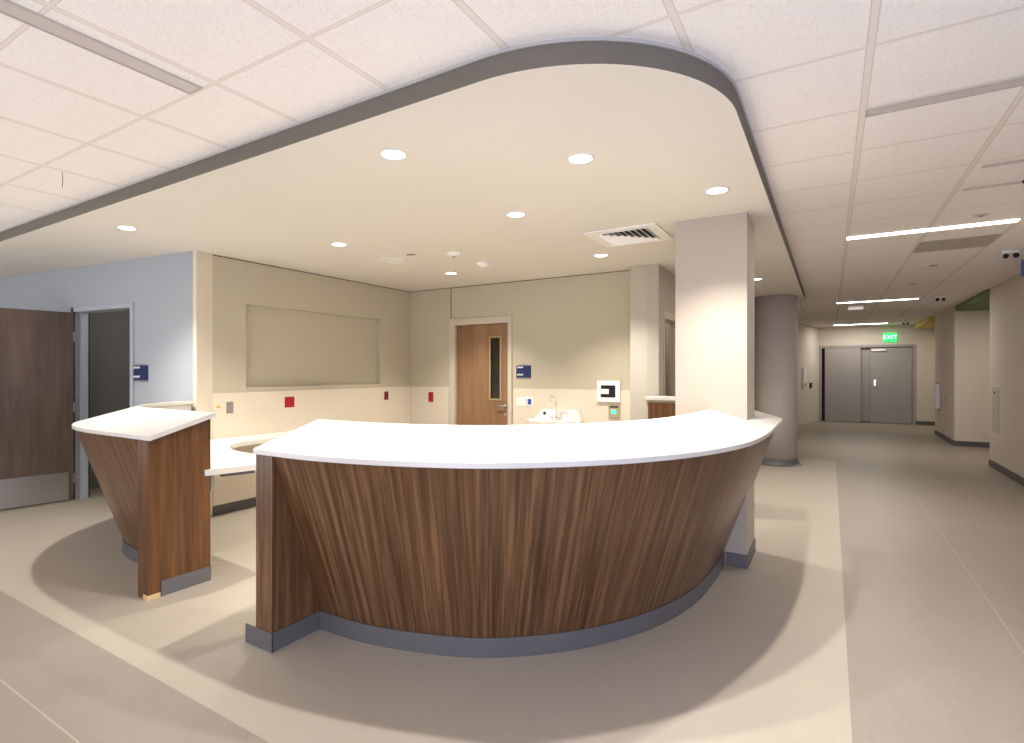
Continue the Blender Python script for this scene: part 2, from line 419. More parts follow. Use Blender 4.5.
# --- corridor right side, end wall
RX = 2.08
struct('wall_right', B(((RX, -6, 0), (3.6, 11.4, CEIL-.001))), 'hall', 'beige corridor wall nearest on the right', 'wall')
struct('wall_bay', B(((RX-.03, 14.05, 0), (3.6, 16.45, CEIL-.001))), 'hall', 'beige wall block between the green and yellow recesses', 'wall')
struct('wall_recess', B(((3.6, 11.4, 0), (3.7, 14.05, CEIL-.001)), ((3.6, 16.45, 0), (3.7, 19.0, CEIL-.001))), 'wall', 'cream back wall of the corridor recesses', 'wall')
struct('baseboard_right', B(((RX-.012, -5.9, 0), (RX, 11.4, .1)), ((RX, 11.4, 0), (3.6, 11.412, .1))), 'darkbase', 'dark base along the nearest right corridor wall', 'baseboard')
struct('baseboard_bay', B(((RX-.042, 14.04, 0), (RX-.03, 16.45, .1)), ((RX-.03, 14.038, 0), (3.59, 14.05, .1))), 'darkbase', 'dark base round the wall block between the recesses', 'baseboard')
def rounded(x0, y0, x1, y1, r):
    pts = []
    for cx, cy, a0 in ((x0+r, y1-r, 90), (x0+r, y0+r, 180)):
        for k in range(9):
            a = math.radians(a0+90*k/8); pts.append((cx+r*math.cos(a), cy+r*math.sin(a)))
    return pts+[(x1, y0), (x1, y1)]
struct('trim_9', P([(RX-.02, 11.42), (3.58, 11.42), (3.58, 14.03), (RX-.02, 14.03)], 2.63, CEIL-.001), 'green_c', 'green painted ceiling over the nearer corridor recess', 'coloured soffit')
struct('trim_10', P(rounded(RX-.16, 16.5, 3.58, 18.97, .25), 2.6, CEIL-.001), 'yellow_c', 'yellow painted ceiling over the farther corridor recess', 'coloured soffit')
struct('trim_11', P(rounded(1.86, 6.6, RX-.001, 8.85, .15), 2.56, CEIL-.001), 'blue_c', 'blue painted ceiling box at the right edge of the corridor', 'coloured soffit')
EY = 19.0
EX0, EX1 = -.22, 1.89
struct('wall_end', B(((-1.7, EY, 0), (EX0-.06, EY+.15, CEIL-.001)), ((EX1+.06, EY, 0), (3.7, EY+.15, CEIL-.001)), ((EX0-.06, EY, 2.19), (EX1+.06, EY+.15, CEIL-.001))), 'hall', 'beige end wall of the corridor above the grey doors', 'wall')
struct('baseboard_end', B(((EX1+.07, EY-.012, 0), (3.55, EY, .1))), 'darkbase', 'dark base at the end wall beside the grey doors', 'baseboard')
struct('trim_12', B(((EX0-.06, EY-.02, 0), (EX0, EY+.12, 2.2)), ((EX1, EY-.02, 0), (EX1+.06, EY+.12, 2.2)), ((EX0, EY-.02, 2.13), (EX1, EY+.12, 2.2))), 'greydoor', 'grey steel frame round the corridor end doors', 'door frame')
d4 = thing('door_4', 'pair of grey steel doors closing the far end of the corridor', 'door', (0, EY, 0)); d4['kind'] = 'structure'
link('door_leaf', B(((EX0+.08, -.06, .012), (.72, -.015, 2.12)), bevel=.003), 'greydoor', d4)
lf = link('door_leaf', B(((.95, .02, .012), (EX1-.006, .065, 2.12)), bevel=.003), 'greydoor', d4)
link('closer', B(((.97, -.03, 2.02), (1.30, .019, 2.08)), bevel=.006), 'white', d4)
bm = bmesh.new(); box(bm, (1.03, .008, 1.04), (1.075, .0195, 1.22), .003); tube(bm, [(1.05, .0, 1.1), (1.05, -.04, 1.1), (1.15, -.045, 1.1)], .009)
link('handle', bm, 'chrome', d4)
link('door_panel', B(((.72, .075, .03), (.95, .1, 2.12))), 'greydoor', d4)
link('dark_gap', B(((EX0+.002, .09, 0), (EX1-.002, .12, 2.129))), 'dark', d4)

# ================================================================ COUNTERS
def catmull(pts, n):
    P_ = [Vector(p) for p in pts]; r = []
    for i in range(len(P_)-1):
        p0 = P_[max(i-1, 0)]; p1 = P_[i]; p2 = P_[i+1]; p3 = P_[min(i+2, len(P_)-1)]
        for k in range(n):
            t = k/n
            r.append(.5*((2*p1)+(-p0+p2)*t+(2*p0-5*p1+4*p2-p3)*t*t+(-p0+3*p1-3*p2+p3)*t**3))
    r.append(P_[-1]); return r

def smooth(pts, it=12):
    for _ in range(it):
        pts = [pts[0]]+[(pts[i-1]+2*pts[i]+pts[i+1])/4 for i in range(1, len(pts)-1)]+[pts[-1]]
    return pts

def frames(pts, side):
    """inward normals (side=+1: to the left of the direction of travel)"""
    r = []
    for i in range(len(pts)):
        t = (pts[min(i+1, len(pts)-1)]-pts[max(i-1, 0)]).normalized()
        r.append(Vector((-t.y, t.x))*side)
    return r

ZT, TH = 1.05, .031       # outer rim height and slab thickness
SW, RISE = .445, .124     # slab width on plan and rise to the inner edge
LEAN = .335               # how far the foot is set in
ZB = .1

def loft(rings, closed_ring=True, caps=True, uvs=None):
    """rings: list of equal-length vertex loops"""
    bm = bmesh.new(); uvl = bm.loops.layers.uv.new('UVMap')
    V = [[bm.verts.new(p) for p in r] for r in rings]
    n = len(rings[0])
    for i in range(len(V)-1):
        for k in range(n if closed_ring else n-1):
            k2 = (k+1) % n
            idx = ((i, k), (i, k2), (i+1, k2), (i+1, k))
            try: f = bm.faces.new([V[a][b] for a, b in idx])
            except ValueError: continue
            for lp, (a, b) in zip(f.loops, idx):
                lp[uvl].uv = uvs(a, b, (i, k)) if uvs else (0, 0)
    if caps:
        for r in (V[0], V[-1]):
            try:
                f = bm.faces.new(r)
                for lp in f.loops: lp[uvl].uv = (lp.vert.co.x+lp.vert.co.y, lp.vert.co.z)
            except ValueError: pass
    return bm

def cumlen(pts):
    s = [0]
    for a, b in zip(pts, pts[1:]): s.append(s[-1]+(b-a).length)
    return s

# ---------- main counter
CT = thing('reception_counter', 'large curved walnut counter with a thick white top, wrapping the square column', 'counter', (-1.5, 2.6, 0))
inv = Matrix.Translation((1.5, -2.6, 0))
def local(o, m):
    o.data.transform(m); return o
raw = [(-2.585, 1.815), (-2.3, 1.815), (-2.05, 1.835), (-1.75, 1.905), (-1.443, 2.02), (-1.253, 2.131), (-1.075, 2.276), (-.904, 2.45), (-.733, 2.675), (-.563, 2.985), (-.445, 3.33), (-.375, 3.69), (-.347, 4.15), (-.345, 4.486)]
pm = smooth(catmull(raw, 8), 14)
nm = frames(pm, 1)
nm[0] = Vector((0, 1)); nm[-1] = Vector((-1, 0))
for i in range(1, 10): nm[i] = (nm[i]*(i/10)+Vector((0, 1))*(1-i/10)).normalized()
tail = [Vector((-.345, y)) for y in (4.4883, 4.6, 4.8, 4.968)]
tail2 = [Vector((-.345, y)) for y in (4.97, 5.2, 5.38)]
XC = SC[1][0]+.0015
rings = []; us = cumlen(pm+tail+tail2)
bv = .004
def slab_ring(o, n, w):
    """cross-section of the top, small eased edges"""
    def pt(s, dz): return (o.x+n.x*s, o.y+n.y*s, ZT+RISE*s/SW+dz)
    return [pt(0, -TH+bv), pt(0, -bv), pt(bv, 0), pt(w-bv, 0), pt(w, -bv), pt(w, -TH+bv), pt(w-bv, -TH), pt(bv, -TH)]
for o, n in zip(pm, nm): rings.append(slab_ring(o, n, SW))
for o in tail: rings.append(slab_ring(o, Vector((-1, 0)), (-.345-XC)))
for o in tail2: rings.append(slab_ring(o, Vector((-1, 0)), SW))
# taper of the far tip
rings.append(slab_ring(Vector((-.352, 5.44)), Vector((-1, 0)), SW-.007))
local(link('countertop', loft(rings), 'solid', CT), inv)

# slanted veneer body
OH = .016
def body_ring(o, n, wback=SW-.03):
    zu = lambda s: ZT+RISE*s/SW-TH-.0008
    q = lambda s, z: (o.x+n.x*s, o.y+n.y*s, z)
    return [q(LEAN, 0), q(LEAN, ZB), q(OH+.002, zu(OH)), q(wback, zu(wback)), q(wback, 0)]
start = next(i for i, p in enumerate(pm) if p.x > -2.449)
bp = [Vector((-2.4485, pm[start].y))]+pm[start:]; bn = [Vector((0, 1))]+nm[start:]
bu = cumlen(bp)
zrow = [0, .1, 1.05, 1.5, 2.5]
def body_uv(a, b, fk):
    v = zrow[b] if b < 4 else (2.5 if fk[1] == 3 else 0)
    return (bu[a], v)
bm = loft([body_ring(p, n) for p, n in zip(bp, bn)], uvs=body_uv)
# fin that carries on past the right face of the column
fin_y = (4.4915, 4.6, 4.75, 4.94)
xw = -.345-OH-.002; zt_ = ZT+RISE*OH/SW-TH-.0008
xb = -.345-LEAN
zc = ZB+(zt_-ZB)*(XC-xb)/(xw-xb)
zi = ZT+RISE*(-.345-XC)/SW-TH-.0008
uvl = bm.loops.layers.uv['UVMap']
V = [[bm.verts.new(p) for p in ((XC, y, zc), (xw, y, zt_), (XC, y, zi))] for y in fin_y]
for i in range(3):
    for k in range(3):
        f = bm.faces.new((V[i][k], V[i][(k+1) % 3], V[i+1][(k+1) % 3], V[i+1][k]))
        for lp in f.loops: lp[uvl].uv = (bu[-1]+lp.vert.co.y-4.489, lp.vert.co.z)
for r in (V[0], V[-1]):
    f = bm.faces.new(r)
    for lp in f.loops: lp[uvl].uv = (lp.vert.co.x, lp.vert.co.z)
fp = local(link('front_panel', bm, 'walnut', CT), inv)
fp.data.materials.append(M['solid'])
for i in range(len(bp)-1): fp.data.polygons[i*5+3].material_index = 1
# end panel
bm = bmesh.new()
e0 = -2.584; e1 = -2.45
zq = lambda y: ZT+RISE*(y-1.815)/SW-TH-.0008
ring = lambda x: [(x, 1.832, 0), (x, 1.832, zq(1.832)), (x, 2.235, zq(2.235)), (x, 2.235, 0)]
bm = loft([ring(e0), ring(e1)])
o = link('end_panel', bm, 'walnut', CT)
while o.data.uv_layers: o.data.uv_layers.remove(o.data.uv_layers[0])
box_uv(o.data); local(o, inv)
# rubber base
bs = [(p+n*LEAN) for p, n in zip(bp, bn)]
bo = [(p+n*(LEAN-.007)) for p, n in zip(bp, bn)]
bm = bmesh.new()
V = [[bm.verts.new((a.x, a.y, 0.0005)), bm.verts.new((b.x, b.y, 0.0005)), bm.verts.new((b.x, b.y, ZB)), bm.verts.new((a.x, a.y, ZB))] for a, b in zip(bs, bo)]
for a, b in zip(V, V[1:]):
    for k in range(4): bm.faces.new((a[k], a[(k+1) % 4], b[(k+1) % 4], b[k]))
bm.faces.new(V[0]); bm.faces.new(V[-1])
box(bm, (e1+.0005, 1.825, .0005), (e1+.0075, 2.16, ZB)); box(bm, (e0-.08, 1.824, .0005), (e1+.0075, 1.831, ZB))
local(link('base_trim', bm, 'rubber', CT), inv)

# ---------- left desk
DK = thing('reception_desk', 'smaller walnut desk section with a sloping white top, left of the gap', 'counter', (-4.4, 2.1, 0))
invd = Matrix.Translation((4.4, -2.1, 0))
rawd = [(-3.61, 1.80), (-3.95, 1.80), (-4.35, 1.80), (-4.70, 1.825), (-5.03, 1.925), (-5.34, 2.15), (-5.53, 2.43), (-5.64, 2.75), (-5.66, 2.965)]
pd = smooth(catmull(rawd, 8), 10)
nd = frames(pd, -1); nd[0] = Vector((0, 1)); nd[-1] = Vector((1, .1)).normalized()
for i in range(1, 8): nd[i] = (nd[i]*(i/8)+Vector((0, 1))*(1-i/8)).normalized()
m_ = len(nd)
for i in range(m_-6, m_-1): nd[i] = (nd[i]*((m_-1-i)/6)+nd[-1]*(1-(m_-1-i)/6)).normalized()
local(link('countertop', loft([slab_ring(p, n, SW) for p, n in zip(pd, nd)]), 'solid', DK), invd)
sd = next(i for i, p in enumerate(pd) if p.x < -3.80)
dp = [Vector((-3.7925, 1.80))]+pd[sd:]; dn = [Vector((0, 1))]+nd[sd:]
bu = cumlen(dp)
bm = loft([body_ring(p, n) for p, n in zip(dp, dn)], uvs=body_uv)
fp = local(link('front_panel', bm, 'walnut', DK), invd)
fp.data.materials.append(M['solid'])
for i in range(len(dp)-1): fp.data.polygons[i*5+3].material_index = 1
f0, f1 = -3.79, -3.665
ring = lambda x: [(x, 1.82, .0), (x, 1.82, zq(1.835)), (x, 2.237, zq(2.252)), (x, 2.237, 0)]
o = link('end_panel', loft([ring(f0), ring(f1)]), 'walnutL', DK)
while o.data.uv_layers: o.data.uv_layers.remove(o.data.uv_layers[0])
box_uv(o.data); local(o, invd)
bs = [(p+n*LEAN) for p, n in zip(dp, dn)]; bo = [(p+n*(LEAN-.007)) for p, n in zip(dp, dn)]
bm = bmesh.new()
V = [[bm.verts.new((a.x, a.y, 0.0005)), bm.verts.new((b.x, b.y, 0.0005)), bm.verts.new((b.x, b.y, ZB)), bm.verts.new((a.x, a.y, ZB))] for a, b in zip(bs, bo)]
for a, b in zip(V, V[1:]):
    for k in range(4): bm.faces.new((a[k], a[(k+1) % 4], b[(k+1) % 4], b[k]))
bm.faces.new(V[0]); bm.faces.new(V[-1])
box(bm, (f1+.0005, 1.90, .0005), (f1+.008, 2.237, ZB))
local(link('base_trim', bm, 'rubber', DK), invd)
o = local(link('unfinished_end', B(((f1-.05, 1.814, .001), (f1+.004, 1.895, .03))), 'rawend', DK), invd)
o['label'] = 'bare pale wood foot'

# ---------- staff work surface in the gap
WS = thing('work_surface', 'low white work surface with a scooped inner edge against the niche wall', 'desk', (-4.6, 3.2, 0))
invw = Matrix.Translation((4.6, -3.2, 0))
pts = [(-3.65, 2.19), (-3.55, 2.55), (-3.58, 2.80), (-4.1, 2.845)]
c0 = Vector((-4.1, 2.845))
for k in range(1, 13):                           # scooped corner
    a = math.radians(270-90*k/12)
    pts.append((-4.1+.72*math.cos(a)*1.0, 3.35+.505*math.sin(a)))
pts += [(-4.82, 4.9), (AX+.014, 4.9), (AX+.014, 3.26), (-5.19, 3.06), (-5.19, 2.99), (-4.82, 2.48), (-4.62, 2.30), (-4.3, 2.25), (-3.662, 2.245), (-3.662, 2.19)]
bm = P(pts, .734, .775)
local(link('surface', bm, 'solid', WS), invw)
bm = bmesh.new()
prism(bm, [(-3.64, 2.30), (-3.57, 2.52), (-3.60, 2.53), (-3.67, 2.31)], .712, .7335)
local(link('bracket_or_shadow_strip', bm, 'darkbase', WS), invw)  # dark strip painting the shadow line under the front edge
bm = bmesh.new(); box(bm, (-3.70, 2.24, .62), (-3.662, 2.262, .7335)); local(link('bracket_or_shadow_strip', bm, 'grey_plate', WS), invw)
for y in (3.9, 4.7):
    bm = bmesh.new()
    v = [bm.verts.new((AX+.014+dx, y+dy, z)) for dy in (-.012, .012) for dx, z in ((0, .7335), (.42, .7335), (.42, .69), (.03, .4), (0, .4))]
    bm.faces.new(v[:5]); bm.faces.new(v[5:])
    for k in range(5): bm.faces.new((v[k], v[(k+1) % 5], v[5+(k+1) % 5], v[5+k]))
    local(link('bracket_or_shadow_strip', bm, 'grey_plate', WS), invw)

# ---------- low cabinet ledge beside the back pier
LC = thing('cabinet', 'small walnut half-height cabinet with a white top behind the square column', 'cabinet', (-1.3, 5.98, 0))
link('countertop', B(((-.36, -.14, 1.155), (.3, .14, 1.19)), bevel=.004), 'solid', LC)
link('carcass', B(((-.35, -.12, .0), (.29, .13, 1.154))), 'wall', LC)
link('door', B(((-.325, -.138, .11), (.28, -.121, 1.13))), 'walnutL', LC)

# ================================================================ WALL ITEMS
def wall_item(name, label, cat, loc, rz, group=None): return thing(name, label, cat, loc, rz, group)
RL = math.pi/2            # items on the niche wall look along +X: local -Y is out of the wall
def plaque(loc, rz, label, w, h):
    t = wall_item('room_sign', label, 'sign', loc, rz)
    link('plate', B(((-w/2, -.008, -h*.4), (w/2, -.001, h*.42)), bevel=.002), 'navy', t)
    pts = [(-w/2, h*.42)]+[(w*(-.5+k/10), h*.42+.018*math.sin(math.pi*k/10)) for k in range(11)]
    bm = bmesh.new()
    v0 = [bm.verts.new((x, -.006, z)) for x, z in pts[1:]]; v1 = [bm.verts.new((x, -.001, z)) for x, z in pts[1:]]
    bm.faces.new(v0); bm.faces.new(v1[::-1])
    for k in range(len(v0)): bm.faces.new((v0[k], v0[(k+1) % len(v0)], v1[(k+1) % len(v0)], v1[k]))
    link('metal_edge', bm, 'grey_plate', t)
    link('metal_edge', B(((-w/2, -.007, -h*.5), (w/2, -.001, -h*.4))), 'grey_plate', t)
    for z, n in ((h*.24, 4), (-h*.26, 4)):          # two rows of small raised white characters
        bm = bmesh.new()
        for k in range(n): 
            x = -w*.42+k*w*.105; zz = z+.004*(k % 2)
            box(bm, (x, -.0105, zz), (x+w*.075, -.0078, zz+h*.1))
        link('lettering', bm, 'white', t)
    return t
pl = W0+WD*.0+WN*0
tt = (-6.07-W0.x)/WD.x
q = W0+WD*tt+WN*.0
plaque((q.x, q.y, 1.44), WANG, 'navy room sign on the pale wall beside the open doorway', .25, .19)
plaque((-3.365, BY, 1.452), 0, 'navy room sign on the back wall beside the brown door', .215, .19)

def outlet(loc, rz, label, mat, w=.075, h=.12, name='outlet_plate', cat='outlet', group=None):
    t = wall_item(name, label, cat, loc, rz, group)
    link('cover_plate', B(((-w/2, -.007, -h/2), (w/2, -.0005, h/2)), bevel=.002), mat, t)
    k = 1 if w < .1 else 2
    for i in range(k):
        cx = (i-(k-1)/2)*w/k
        for s in (-1, 1):
            bm = bmesh.new(); box(bm, (cx-.016, -.0105, s*h*.22-.014), (cx+.016, -.007, s*h*.22+.014), .002)
            link('socket', bm, mat, t)
    return t
NW = AX+.012
outlet((NW, 3.412, 1.083), RL, 'grey outlet plate on the cream panel near the left pier', 'grey_plate')
outlet((NW, 3.78, 1.083), RL, 'cream outlet plate on the cream panel, between the grey and red plates', 'wains')
outlet((NW, 4.157, 1.105), RL, 'wide bright red double outlet under the niche', 'red', .13, .12)
outlet((NW, 5.785, 1.118), RL, 'narrow dark red outlet under the far end of the niche', 'darkred', .08, .115)
outlet((-4.87, BY-.012, 1.086), 0, 'bright red outlet on the back wall left of the brown door', 'red', .085, .14)
t = outlet((-3.385, BY-.012, 1.066), 0, 'wide white multi-switch plate right of the brown door', 'white', .15, .11, 'switch_plate', 'switch')
t = wall_item('switch_plate', 'white wall plate with a bright blue insert beside the brown door', 'switch', (-3.27, BY-.012, 1.066), 0)
link('cover_plate', B(((-.05, -.007, -.062), (.05, -.0005, .062)), bevel=.002), 'white', t)
link('blue_insert', B(((-.024, -.011, -.036), (.024, -.007, .036)), bevel=.003), 'blue', t)['label'] = 'blue insert'
tg = link('wall_tag', B(((-.02, -.006, -.012), (.02, -.0005, .012)), bevel=.002), 'yellow'); tg.location = (NW, 3.285, 1.096); tg.rotation_euler = (0, 0, RL)
tag(tg, 'tiny yellow tag on the cream panel beside the grey plate', 'tag')

# towel dispenser and hands-free control
t = wall_item('paper_towel_dispenser', 'white recessed wall dispenser with a black opening on the back wall', 'dispenser', (-2.215, BY-.012, 1.222), 0)
fr = bmesh.new()
for lo, hi in (((-.14, -.03, -.125), (-.098, 0, .125)), ((.085, -.03, -.125), (.14, 0, .125)), ((-.098, -.03, -.125), (.085, 0, -.075)), ((-.098, -.03, .07), (.085, 0, .125))): box(fr, lo, hi)
link('housing', fr, 'white', t)
link('opening', B(((-.098, -.012, -.075), (.085, -.001, .07))), 'black', t)
link('tongue', B(((-.098, -.026, -.035), (.002, -.0125, .025)), bevel=.006), 'white', t)
t = wall_item('wall_sensor', 'small beige wall control with a glowing green light under the dispenser', 'sensor', (-2.15, BY-.012, .99), 0)
link('housing', B(((-.068, -.022, -.075), (.068, 0, .075)), bevel=.005), 'tan', t)
link('top_bar', B(((-.05, -.026, .04), (.05, -.0225, .062))), 'dark', t)
link('indicator_light', B(((-.024, -.027, -.034), (.024, -.0225, .014)), bevel=.004), 'led', t)

# hand wash sink
SK = thing('sink', 'white wall-hung wash basin with a raised back between door and dispenser', 'sink', (-2.85, BY-.012, 0))
bm = bmesh.new()
# raised back with sloping shoulders
prof = [(-.32, .70), (-.32, .86), (-.20, .985), (.255, .985), (.30, .86), (.30, .70)]
a = [bm.verts.new((x, -.005, z)) for x, z in prof]; b_ = [bm.verts.new((x, -.09, z)) for x, z in prof]
bm.faces.new(a); bm.faces.new(b_[::-1])
for k in range(6): bm.faces.new((a[k], a[(k+1) % 6], b_[(k+1) % 6], b_[k]))
# bowl : open basin with wall thickness
def oval(cx, cy, rx, ry, z, n=28): return [bm.verts.new((cx+rx*math.cos(2*math.pi*k/n), cy+ry*math.sin(2*math.pi*k/n), z)) for k in range(n)]
rr = [oval(0, -.28, .12, .09, .70), oval(0, -.28, .29, .2, .80), oval(0, -.28, .3, .21, .87), oval(0, -.28, .28, .19, .875), oval(0, -.28, .24, .155, .80), oval(0, -.28, .08, .06, .745)]
for u_, v_ in zip(rr, rr[1:]):
    for k in range(28): bm.faces.new((u_[k], u_[(k+1) % 28], v_[(k+1) % 28], v_[k]))
bm.faces.new(rr[0]); bm.faces.new(rr[-1])
o = link('basin', bm, 'porcelain', SK)
bm = bmesh.new()
box(bm, (-.07, -.125, .872), (.07, -.095, .89), .004)
arc = [(0, -.11, .88), (0, -.11, 1.08)]+[(-.035+.035*math.cos(math.radians(a_)), -.11-.05*math.sin(math.radians(a_)), 1.09+.06*math.sin(math.radians(a_))) for a_ in range(0, 181, 20)]+[(-.07, -.11, 1.03)]
tube(bm, arc, .0095, 12)
link('faucet', bm, 'chrome', SK, True)
for s in (-1, 1):
    bm = bmesh.new(); tube(bm, [(s*.075, -.11, .885), (s*.075, -.11, .915), (s*.075, -.15, .925)], .009, 10); link('handle', bm, 'chrome', SK, True)
link('overflow_ring', L([(0, 0), (.02, 0), (.02, .006), (0, .006)], 20, Matrix.Translation((-.165, -.09, .935)) @ Matrix.Rotation(math.pi/2, 4, 'X')), 'dark', SK)
bm = bmesh.new(); tube(bm, [(.05, -.093, .925), (.05, -.1, .96), (.14, -.1, .96), (.14, -.093, .925)], .006, 8); link('rail', bm, 'chrome', SK)
bm = bmesh.new(); tube(bm, [(0, -.28, .70), (0, -.28, .5), (0, -.2, .45), (0, -.01, .45)], .02, 12); link('drain_pipe', bm, 'chrome', SK)

# corridor wall fittings
t = wall_item('wall_mounted_panel', 'flush pale access panel with a small knob on the right corridor wall', 'panel', (RX, 11.04, 0), -math.pi/2)
link('panel', B(((-.2, -.006, .55), (.2, -.0005, 1.22)), bevel=.002), 'wall', t)
link('knob', L([(0, 0), (.022, 0), (.018, .014), (0, .016)], 16, Matrix.Translation((-.02, -.006, 1.14)) @ Matrix.Rotation(math.pi/2, 4, 'X')), 'grey_plate', t)
t = wall_item('wall_mounted_dispenser', 'tall white dispenser on the wall block between the recesses', 'dispenser', (RX-.03, 15.85, 0), -math.pi/2)
link('body', B(((-.1, -.08, .62), (.1, -.0005, 1.18)), bevel=.01), 'white', t)
link('side_strip', B(((-.13, -.03, .6), (-.102, -.0005, 1.2))), 'dark', t)
t = wall_item('wall_plate', 'small pale plate on the wall block between the recesses', 'switch', (RX-.03, 15.0, .86), -math.pi/2)
link('cover_plate', B(((-.06, -.01, -.12), (.06, -.0005, .12)), bevel=.003), 'wall', t); link('button', B(((-.02, -.014, .02), (.02, -.0105, .06)), bevel=.002), 'grey_plate', t)
hw = Vector((-.95+.28, 19.0-16.2)); ha = math.atan2(2.8, .67)
hd = Vector((.67, 2.8)).normalized(); h0 = Vector((-.95, 16.2))
pp = h0+hd*1.35
t = wall_item('rail_plate', 'tall white plate on the angled wall at the far left of the corridor', 'wall plate', (pp.x, pp.y, 0), ha)
link('plate', B(((-.12, -.05, 1.05), (.12, -.0005, 1.56)), bevel=.008), 'white', t); link('bracket_or_shadow_strip', B(((-.02, -.08, 1.08), (.02, -.0505, 1.12))), 'grey_plate', t)
pp = h0+hd*2.0
t = wall_item('card_reader', 'small black card reader on the angled wall beside the grey doors', 'card reader', (pp.x, pp.y, 1.06), ha)
link('body', B(((-.09, -.04, -.07), (.09, -.0005, .07)), bevel=.008), 'black', t); link('pad', B(((-.05, -.045, -.04), (.05, -.0405, .03)), bevel=.003), 'grey_plate', t)

# exit sign
t = thing('exit_sign', 'lit green exit sign above the grey doors at the corridor end', 'exit sign', (1.40, EY, 2.395))
link('housing', B(((-.145, -.05, -.115), (.145, -.0005, .115)), bevel=.006), 'exit', t)
cu = bpy.data.curves.new('lettering', 'FONT'); cu.body = 'EXIT'; cu.size = .15; cu.align_x = 'CENTER'; cu.align_y = 'CENTER'; cu.extrude = .002
tmp = bpy.data.objects.new('lettering', cu); col.objects.link(tmp); dg = bpy.context.evaluated_depsgraph_get()
lt = bpy.data.objects.new('lettering', bpy.data.meshes.new_from_object(tmp.evaluated_get(dg))); bpy.data.objects.remove(tmp)
col.objects.link(lt); lt.parent = t
lt.location = (0, -.0535, 0); lt.rotation_euler = (math.pi/2, 0, 0); lt.data.materials.clear(); lt.data.materials.append(M['exitl'])

# ================================================================ CEILING ITEMS
# downlights
def light(name, kind, energy, color, loc, rot=(0, 0, 0), **kw):
    d = bpy.data.lights.new(name, kind); d.energy = energy; d.color = color
    for k, v in kw.items(): setattr(d, k, v)
    o = bpy.data.objects.new(name, d); col.objects.link(o); o.location = loc; o.rotation_euler = rot
    return o
WARM = (1.0, .955, .885)
dl = [(-2.0, 2.264, 'round downlight over the left part of the large counter, nearest the rounded soffit edge'),
      (-1.166, 2.86, 'round downlight over the curve of the large counter, in front of the air diffuser'),
      (-1.99, 3.621, 'round downlight behind the large counter, in the middle of the soffit'),
      (-.623, 3.84, 'round downlight just in front of the square column'),
      (-4.871, 2.254, 'round downlight over the small desk section by the pale left wall'),
      (-3.845, 3.598, 'round downlight above the gap, in front of the niche wall'),
      (-3.846, 5.381, 'round downlight nearest the brown door'),
      (-1.966, 5.36, 'round downlight between the air diffuser and the back wall'),
      (-.805, 7.818, 'round downlight past the square column, towards the round column')]
first = None
for x, y, lab in dl:
    if first is None:
        first = thing('downlight', lab, 'ceiling light', (x, y, SOF), 0, 'round downlights in the dropped soffit')
        link('trim_ring', L([(.062, -.0005), (.074, -.0005), (.074, -.004), (.064, -.008), (.060, -.005), (.060, -.0005)], 40), 'white', first, True)
        link('lens', L([(0, -.0055), (.0595, -.0055), (.0595, -.001), (0, -.001)], 40), 'lens', first)
    else: dup(first, (x, y, SOF), lab)
    light('downlight_lamp', 'SPOT', 160, WARM, (x, y, SOF-.02), spot_size=math.radians(112), spot_blend=.8, shadow_soft_size=.03)

# ceiling diffuser
t = thing('air_diffuser', 'square white louvred air diffuser in the soffit beside the square column', 'air vent', (-1.475, 4.72, SOF))
link('frame', B(((-.305, -.305, -.012), (.305, -.21, -.0005)), ((-.305, .21, -.012), (.305, .305, -.0005)), ((-.305, -.21, -.012), (-.21, .21, -.0005)), ((.21, -.21, -.012), (.305, .21, -.0005)), bevel=.002), 'white', t)
link('backing', B(((-.21, -.21, -.0035), (.21, .21, -.0005))), 'black', t)
def fin(x0, y0, x1, y1, tilt):
    bm = bmesh.new(); a = Vector((x0, y0, 0)); b = Vector((x1, y1, 0)); d = (b-a).normalized(); n = Vector((-d.y, d.x, 0))*tilt
    v = [bm.verts.new(p) for p in (a+Vector((0, 0, -.006)), b+Vector((0, 0, -.006)), b+n*.026+Vector((0, 0, -.024)), a+n*.026+Vector((0, 0, -.024)))]
    w = [bm.verts.new(q_.co+Vector((0, 0, .003))) for q_ in v]
    bm.faces.new(v); bm.faces.new(w[::-1])
    for k in range(4): bm.faces.new((v[k], v[(k+1) % 4], w[(k+1) % 4], w[k]))
    return bm
for k in range(9):
    u = -.185+k*.0465
    # louvres run two ways, mitred on the diagonal
    link('louvre', fin(u, -.208, u, min(.208, u+.02), -1), 'white', t)
    link('louvre', fin(-.208, u, min(.208, u+.01), u, 1), 'white', t)

# round ceiling devices
t = thing('ceiling_speaker', 'wide round white speaker grille in the soffit above the alcove', 'speaker', (-3.912, 4.425, SOF))
link('rim', L([(.115, -.0005), (.15, -.0005), (.148, -.006), (.118, -.01), (.115, -.006)], 40), 'white', t, True)
link('grille', L([(0, -.007), (.115, -.005), (.115, -.0005), (0, -.0005)], 40), 'white', t)
t = thing('smoke_detector', 'round smoke detector with a dark spot in the soffit near the brown door', 'smoke detector', (-3.17, 4.485, SOF))
link('body', L([(0, -.034), (.03, -.034), (.052, -.022), (.07, -.012), (.074, -.0005), (0, -.0005)], 32), 'white', t, True); link('sensor', L([(0, -.042), (.014, -.04), (.018, -.034), (0, -.034)], 16), 'grey_plate', t)
t = thing('smoke_detector', 'round plain white detector in the soffit farthest towards the back wall', 'smoke detector', (-3.196, 5.069, SOF))
link('body', L([(0, -.045), (.03, -.042), (.055, -.025), (.07, -.01), (.074, -.0005), (0, -.0005)], 32), 'white', t, True)
o = link('soffit_slot', B(((-.045, -.012, -.004), (.045, .012, -.0005))), 'dark'); o.location = (-3.577, 4.311, SOF); o.rotation_euler = (0, 0, .3)
tag(o, 'tiny dark slot in the soffit beside the round speaker', 'fitting')

